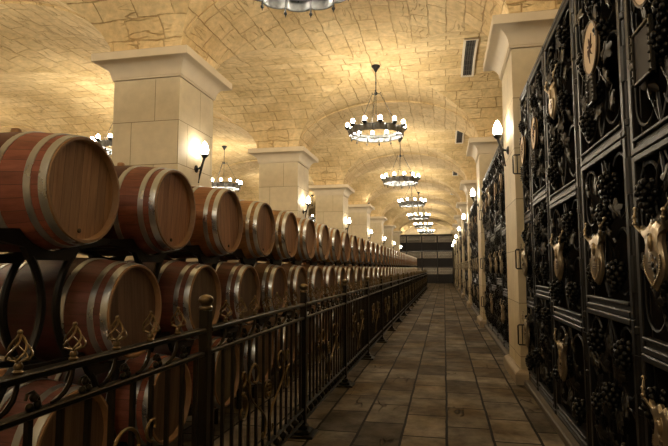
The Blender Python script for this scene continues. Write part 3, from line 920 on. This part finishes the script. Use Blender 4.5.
# ------------------------------------------------------------------ lamps
def point(name, loc, e, r, parent=None):
    l = bpy.data.lights.new(name, 'POINT'); l.energy = e; l.shadow_soft_size = r; l.color = WARM
    o = bpy.data.objects.new(name, l); COL.objects.link(o); o.location = loc
    if parent: o.parent = parent
    return o
RR = .52
def chandelier_proto():
    t = thing('chandelier', 'x', 'chandelier')       # origin at the vault
    m = MB(); m.lathe([(.012,-.14),(.03,-.11),(.05,-.07),(.085,-.035),(.09,-.012),(.07,0)], 14); obj('canopy', m.mesh('canopy', M['lampiron'], 50), t)
    m = MB(); m.tube([(0,0,-.14),(0,0,-.56)], .009, 6); m.ball((0,0,-.35), .016, 8, 5); obj('rod', m.mesh('rod', M['lampiron'], 50), t)
    m = MB(); m.lathe([(.02,-.60),(.035,-.58),(.03,-.55),(.012,-.53)], 10)
    for k in range(3):
        a = 2*pi*k/3 + .5; m.tube([(0,0,-.57),(.09*cos(a),.09*sin(a),-.565),(.10*cos(a),.10*sin(a),-.53)], .008, 6)
    m.tube([(0,0,-.6),(0,0,-.98)], .005, 5); m.ball((0,0,-.99), .014, 8, 5)
    obj('hub', m.mesh('hub', M['lampiron'], 50), t)
    for k in range(3):
        a = 2*pi*k/3 + .5; m = MB()
        p0 = Vector((.10*cos(a),.10*sin(a),-.57)); p1 = Vector((RR*cos(a),RR*sin(a),-1.30)); L = 14
        for i in range(L):
            q0, q1 = p0.lerp(p1, i/L), p0.lerp(p1, (i+.95)/L); mid = (q0+q1)/2; d = (q1-q0)/2; sd = d.cross(Vector((0,0,1)) if i % 2 else Vector((cos(a),sin(a),1))).normalized()*.009
            m.tube([mid-d, mid-d*.5+sd, mid+d*.5+sd, mid+d, mid+d*.5-sd, mid-d*.5-sd], .0035, 4, closed=True)
        obj('chain', m.mesh('chain', M['lampiron'], 50), t)
    # scalloped ring of two bands
    m = MB(); n = 96; th = .008
    vs = []
    for k in range(n):
        a = 2*pi*k/n; r = RR - .035 + .05*abs(sin(6*a))**.7
        for rr, z in ((r+th,-1.28),(r+th,-1.17),(r-th,-1.17),(r-th,-1.28)): vs.append((rr*cos(a), rr*sin(a), z))
    fs = []
    for k in range(n):
        j = (k+1) % n
        for q in range(4): fs.append((4*k+q, 4*j+q, 4*j+(q+1) % 4, 4*k+(q+1) % 4))
    m.add(vs, fs)
    for z, rr in ((-1.165,.012),(-1.285,.010)):
        m.tube([((RR-.035+.05*abs(sin(6*2*pi*k/n))**.7)*cos(2*pi*k/n), (RR-.035+.05*abs(sin(6*2*pi*k/n))**.7)*sin(2*pi*k/n), z) for k in range(n)], rr, 5, closed=True)
    m.lathe([(RR-.05,-1.20),(RR-.03,-1.20),(RR-.03,-1.15),(RR-.05,-1.15),(RR-.05,-1.20)], 48, caps=False)
    obj('ring', m.mesh('ring', M['ring'], 45), t, (0,0,-.13))
    m = MB(); m.tube([(0,0,-1.17),(0,0,-1.33)], .009, 6); m.ball((0,0,-1.345), .018, 8, 5); m.tube([(0,0,-1.36),(0,0,-1.385)], [.008,.002], 6); drop = m.mesh('drop', M['lampiron'], 50)
    m = MB(); m.tube([(-.02,0,-1.10),(.02,0,-1.14),(.04,0,-1.13),(.04,0,-1.09)], .008, 6); m.lathe([(.012,-1.12),(.040,-1.10),(.052,-1.08),(.050,-1.062),(.030,-1.068)], 10, mat=Matrix.Translation((.04,0,0))); cup = m.mesh('lamp_cup', M['lampiron'], 50)
    m = MB(); m.lathe([(.015,-1.064),(.030,-1.052),(.037,-1.030),(.035,-1.005),(.024,-.982),(.002,-.970)], 9, mat=Matrix.Translation((.04,0,0))); bulb = m.mesh('bulb', M['bulb'], 60)
    for k in range(12):
        a = 2*pi*(k+.5)/12
        obj('drop', drop, t, (RR*cos(2*pi*k/12)*.935, RR*sin(2*pi*k/12)*.935, -.13))
        c = obj('lamp_cup', cup, t, (RR*cos(a), RR*sin(a), -.19), (0,0,a))
        obj('bulb', bulb, c)
    return t
CH = chandelier_proto()
def vault_z(ty_off, half): return SPRING + RISE*sqrt(max(0, 1-(ty_off/half)**2))
first = True
CW = 105.0
def put_chandelier(x, y, label, e=CW):
    global first
    o = CH if first else copy_tree(CH); first = False
    z = SPRING + RISE*.998
    o.location = (x, y, z); o['label'] = label; o['group'] = 'ring chandeliers under the vault'
    return o
YCH = Y0 - HALFY        # centre of the bay before the first pillar
nm = ['cut off at the top of the picture','nearest hanging whole over the aisle'] + [f'{ordinal(k)} whole one over the aisle' for k in range(2, 9)]
for k in range(0, NB):
    y = YCH + k*PITCH + (.18 if k else .43)
    put_chandelier(-1.25, y, f'black iron ring chandelier with lit globe bulbs, {nm[k]}')
put_chandelier(-1.28, YCH - PITCH + .18, 'added black iron ring chandelier, unseen behind the viewpoint, lighting the near vault')  # added out of view to light the ceiling from behind
sd = ['above the near barrels in the side nave','past the first pillar behind the nearest barrel','between the first and second pillars in the side nave','behind the third pillar in the side nave','behind the fourth pillar in the side nave']
for k in range(0, 5):
    put_chandelier(-6.98, YCH + k*PITCH + (.35 if k < 2 else .08), f'ring chandelier with lit globe bulbs, {sd[k]}')

for k in range(0, 3):
    put_chandelier(XOC, YCH + k*PITCH, f'added unseen ring chandelier lighting the outermost nave, {ordinal(k+1)} from the near end')  # unseen chandeliers added so the outer vault is not dark

def sconce_proto():
    """torch on a wall plate; the wall is at x=0, the lamp hangs out towards +x"""
    t = thing('wall_sconce', 'x', 'wall lamp')
    m = MB(); m.lathe([(.055,.002),(.055,.012),(.035,.024),(.015,.03)], 14, mat=Matrix.Rotation(pi/2,4,'Y')); obj('wall_plate', m.mesh('wall_plate', M['lampiron'], 50), t)
    m = MB(); m.tube([(.02,0,0),(.07,0,.01),(.10,0,.04)], .014, 8); m.ball((.075,0,.01), .028, 8, 6); obj('arm', m.mesh('arm', M['lampiron'], 50), t)
    m = MB(); m.tube([(.045,0,-.19),(.06,0,-.10),(.085,0,.02),(.11,0,.10),(.125,0,.16)], [.006,.013,.020,.016,.022], 8)
    m.ball((.045,0,-.195), .012, 8, 5); obj('torch', m.mesh('torch', M['lampiron'], 50), t)
    m = MB(); m.lathe([(.018,.15),(.045,.175),(.055,.20),(.050,.205)], 12, mat=Matrix.Translation((.128,0,0)))
    for k in range(8):
        a = 2*pi*k/8; m.tube([(.128+.05*cos(a),.05*sin(a),.19),(.128+.062*cos(a),.062*sin(a),.225)], [.008,.003], 5)
    obj('cup', m.mesh('cup', M['lampiron'], 50), t)
    m = MB(); m.lathe([(.038,.20),(.050,.23),(.056,.265),(.051,.305),(.037,.345),(.018,.38),(.002,.398)], 14, mat=Matrix.Translation((.128,0,0))); obj('flame_shade', m.mesh('flame_shade', M['flame'], 60), t)
    return t
SP = sconce_proto(); firsts = True
SW = 14.0
def put_sconce(x, y, z, rz, label, e=SW):
    global firsts
    o = SP if firsts else copy_tree(SP); firsts = False
    o.location = (x, y, z); o.rotation_euler = (0,0,rz); o['label'] = label; o['group'] = 'torch lamps on the stone'
for k in range(NB):
    y = Y0 + PW/2 + k*PITCH
    put_sconce(XL + .001, y, 2.72, 0, f'black torch lamp with lit shade on the {ordinal(k+1)} pillar behind the barrels')
    put_sconce(XR - .001, y, 2.79, pi, f'black torch lamp with lit shade on the {ordinal(k+1)} pillar among the lockers')
for k in range(4):
    put_sconce(XT + .001, Y0 + PW/2 + k*PITCH, 2.77, 0, f'torch lamp on the {ordinal(k+1)} pillar of the row beyond the side nave')

# small uplight standing on a capital ledge
t = thing('uplight', 'small lit uplight on the capital ledge of the fourth pillar behind the barrels', 'spotlight', (XL + .12, Y0 + 3*PITCH - .13, 4.237))
m = MB(); m.lathe([(.05,0),(.05,.012),(.03,.02),(.045,.035),(.055,.075),(.05,.075),(.042,.06)], 12); obj('housing', m.mesh('housing', M['lampiron'], 40), t)
m = MB(); m.lathe([(.001,.070),(.041,.070),(.041,.064),(.001,.064)], 12); obj('lens', m.mesh('lens', M['flame'], 40), t)

# ------------------------------------------------------------------ air vents in the cross vaults
def vent():
    t = thing('air_vent', 'x', 'vent')
    L, w = 1.75, .085
    def zz(y): return -(RISE - RISE*sqrt(1-(y/HALFY)**2))
    ys = [-L/2 + L*i/16 for i in range(17)]
    def strip(m, x0, x1, dz, th):
        vs, fs = [], []
        for y in ys: vs += [(x0,y,zz(y)-dz),(x1,y,zz(y)-dz),(x1,y,zz(y)-dz-th),(x0,y,zz(y)-dz-th)]
        for i in range(16):
            for q in range(4): fs.append((4*i+q, 4*i+(q+1) % 4, 4*i+4+(q+1) % 4, 4*i+4+q))
        fs += [(0,1,2,3), tuple(64+q for q in (3,2,1,0))]
        m.add(vs, fs)
    m = MB(); strip(m, -w-.04, -w, .004, .03); strip(m, w, w+.04, .004, .03)
    for s in (-1, 1): m.box((-w-.03, s*L/2-.015, zz(L/2)-.04), (w+.03, s*L/2+.015, zz(L/2)-.004))
    obj('frame', m.mesh('frame', M['ventframe'], 0), t)
    m = MB(); strip(m, -w, w, .006, .006); obj('backing', m.mesh('backing', M['carcass'], 0), t)
    m = MB()
    for i in range(5): strip(m, -w+.02+i*.042, -w+.03+i*.042, .012, .012)
    for i in range(1, 8): y = -L/2 + L*i/8; m.box((-w,y-.006,zz(y)-.026),(w,y+.006,zz(y)-.012))
    obj('grille', m.mesh('grille', M['grille'], 0), t)
    return t
vp = vent()
for k in range(6):
    o = vp if k == 0 else copy_tree(vp)
    o.location = (.53, Y0 + PW + HALFY + k*PITCH, SPRING + RISE)
    o['label'] = f'long slotted air vent in the vault, {ordinal(k+1)} from the camera'; o['group'] = 'air vents in the vault'

# ------------------------------------------------------------------ camera, world, view
cam = bpy.data.cameras.new('camera'); co = bpy.data.objects.new('camera', cam); COL.objects.link(co); SC.camera = co
cam.sensor_width = 36; cam.lens = 520/668*36; cam.clip_start = .02; cam.clip_end = 200
ya, pa = math.radians(11.901), math.radians(4.946)
co.location = (0, 0, EYE); co.rotation_euler = (pi/2 + pa, 0, ya)
w = bpy.data.worlds.new('world'); SC.world = w; w.use_nodes = True
w.node_tree.nodes['Background'].inputs[0].default_value = (0,0,0,1)
SC.view_settings.view_transform = 'Standard'; SC.view_settings.look = 'None'
SC.view_settings.exposure = 0.18; SC.view_settings.gamma = 1.0; SC.view_settings.use_curve_mapping = False
SC.cycles.max_bounces = 6; SC.cycles.sample_clamp_indirect = 4.0
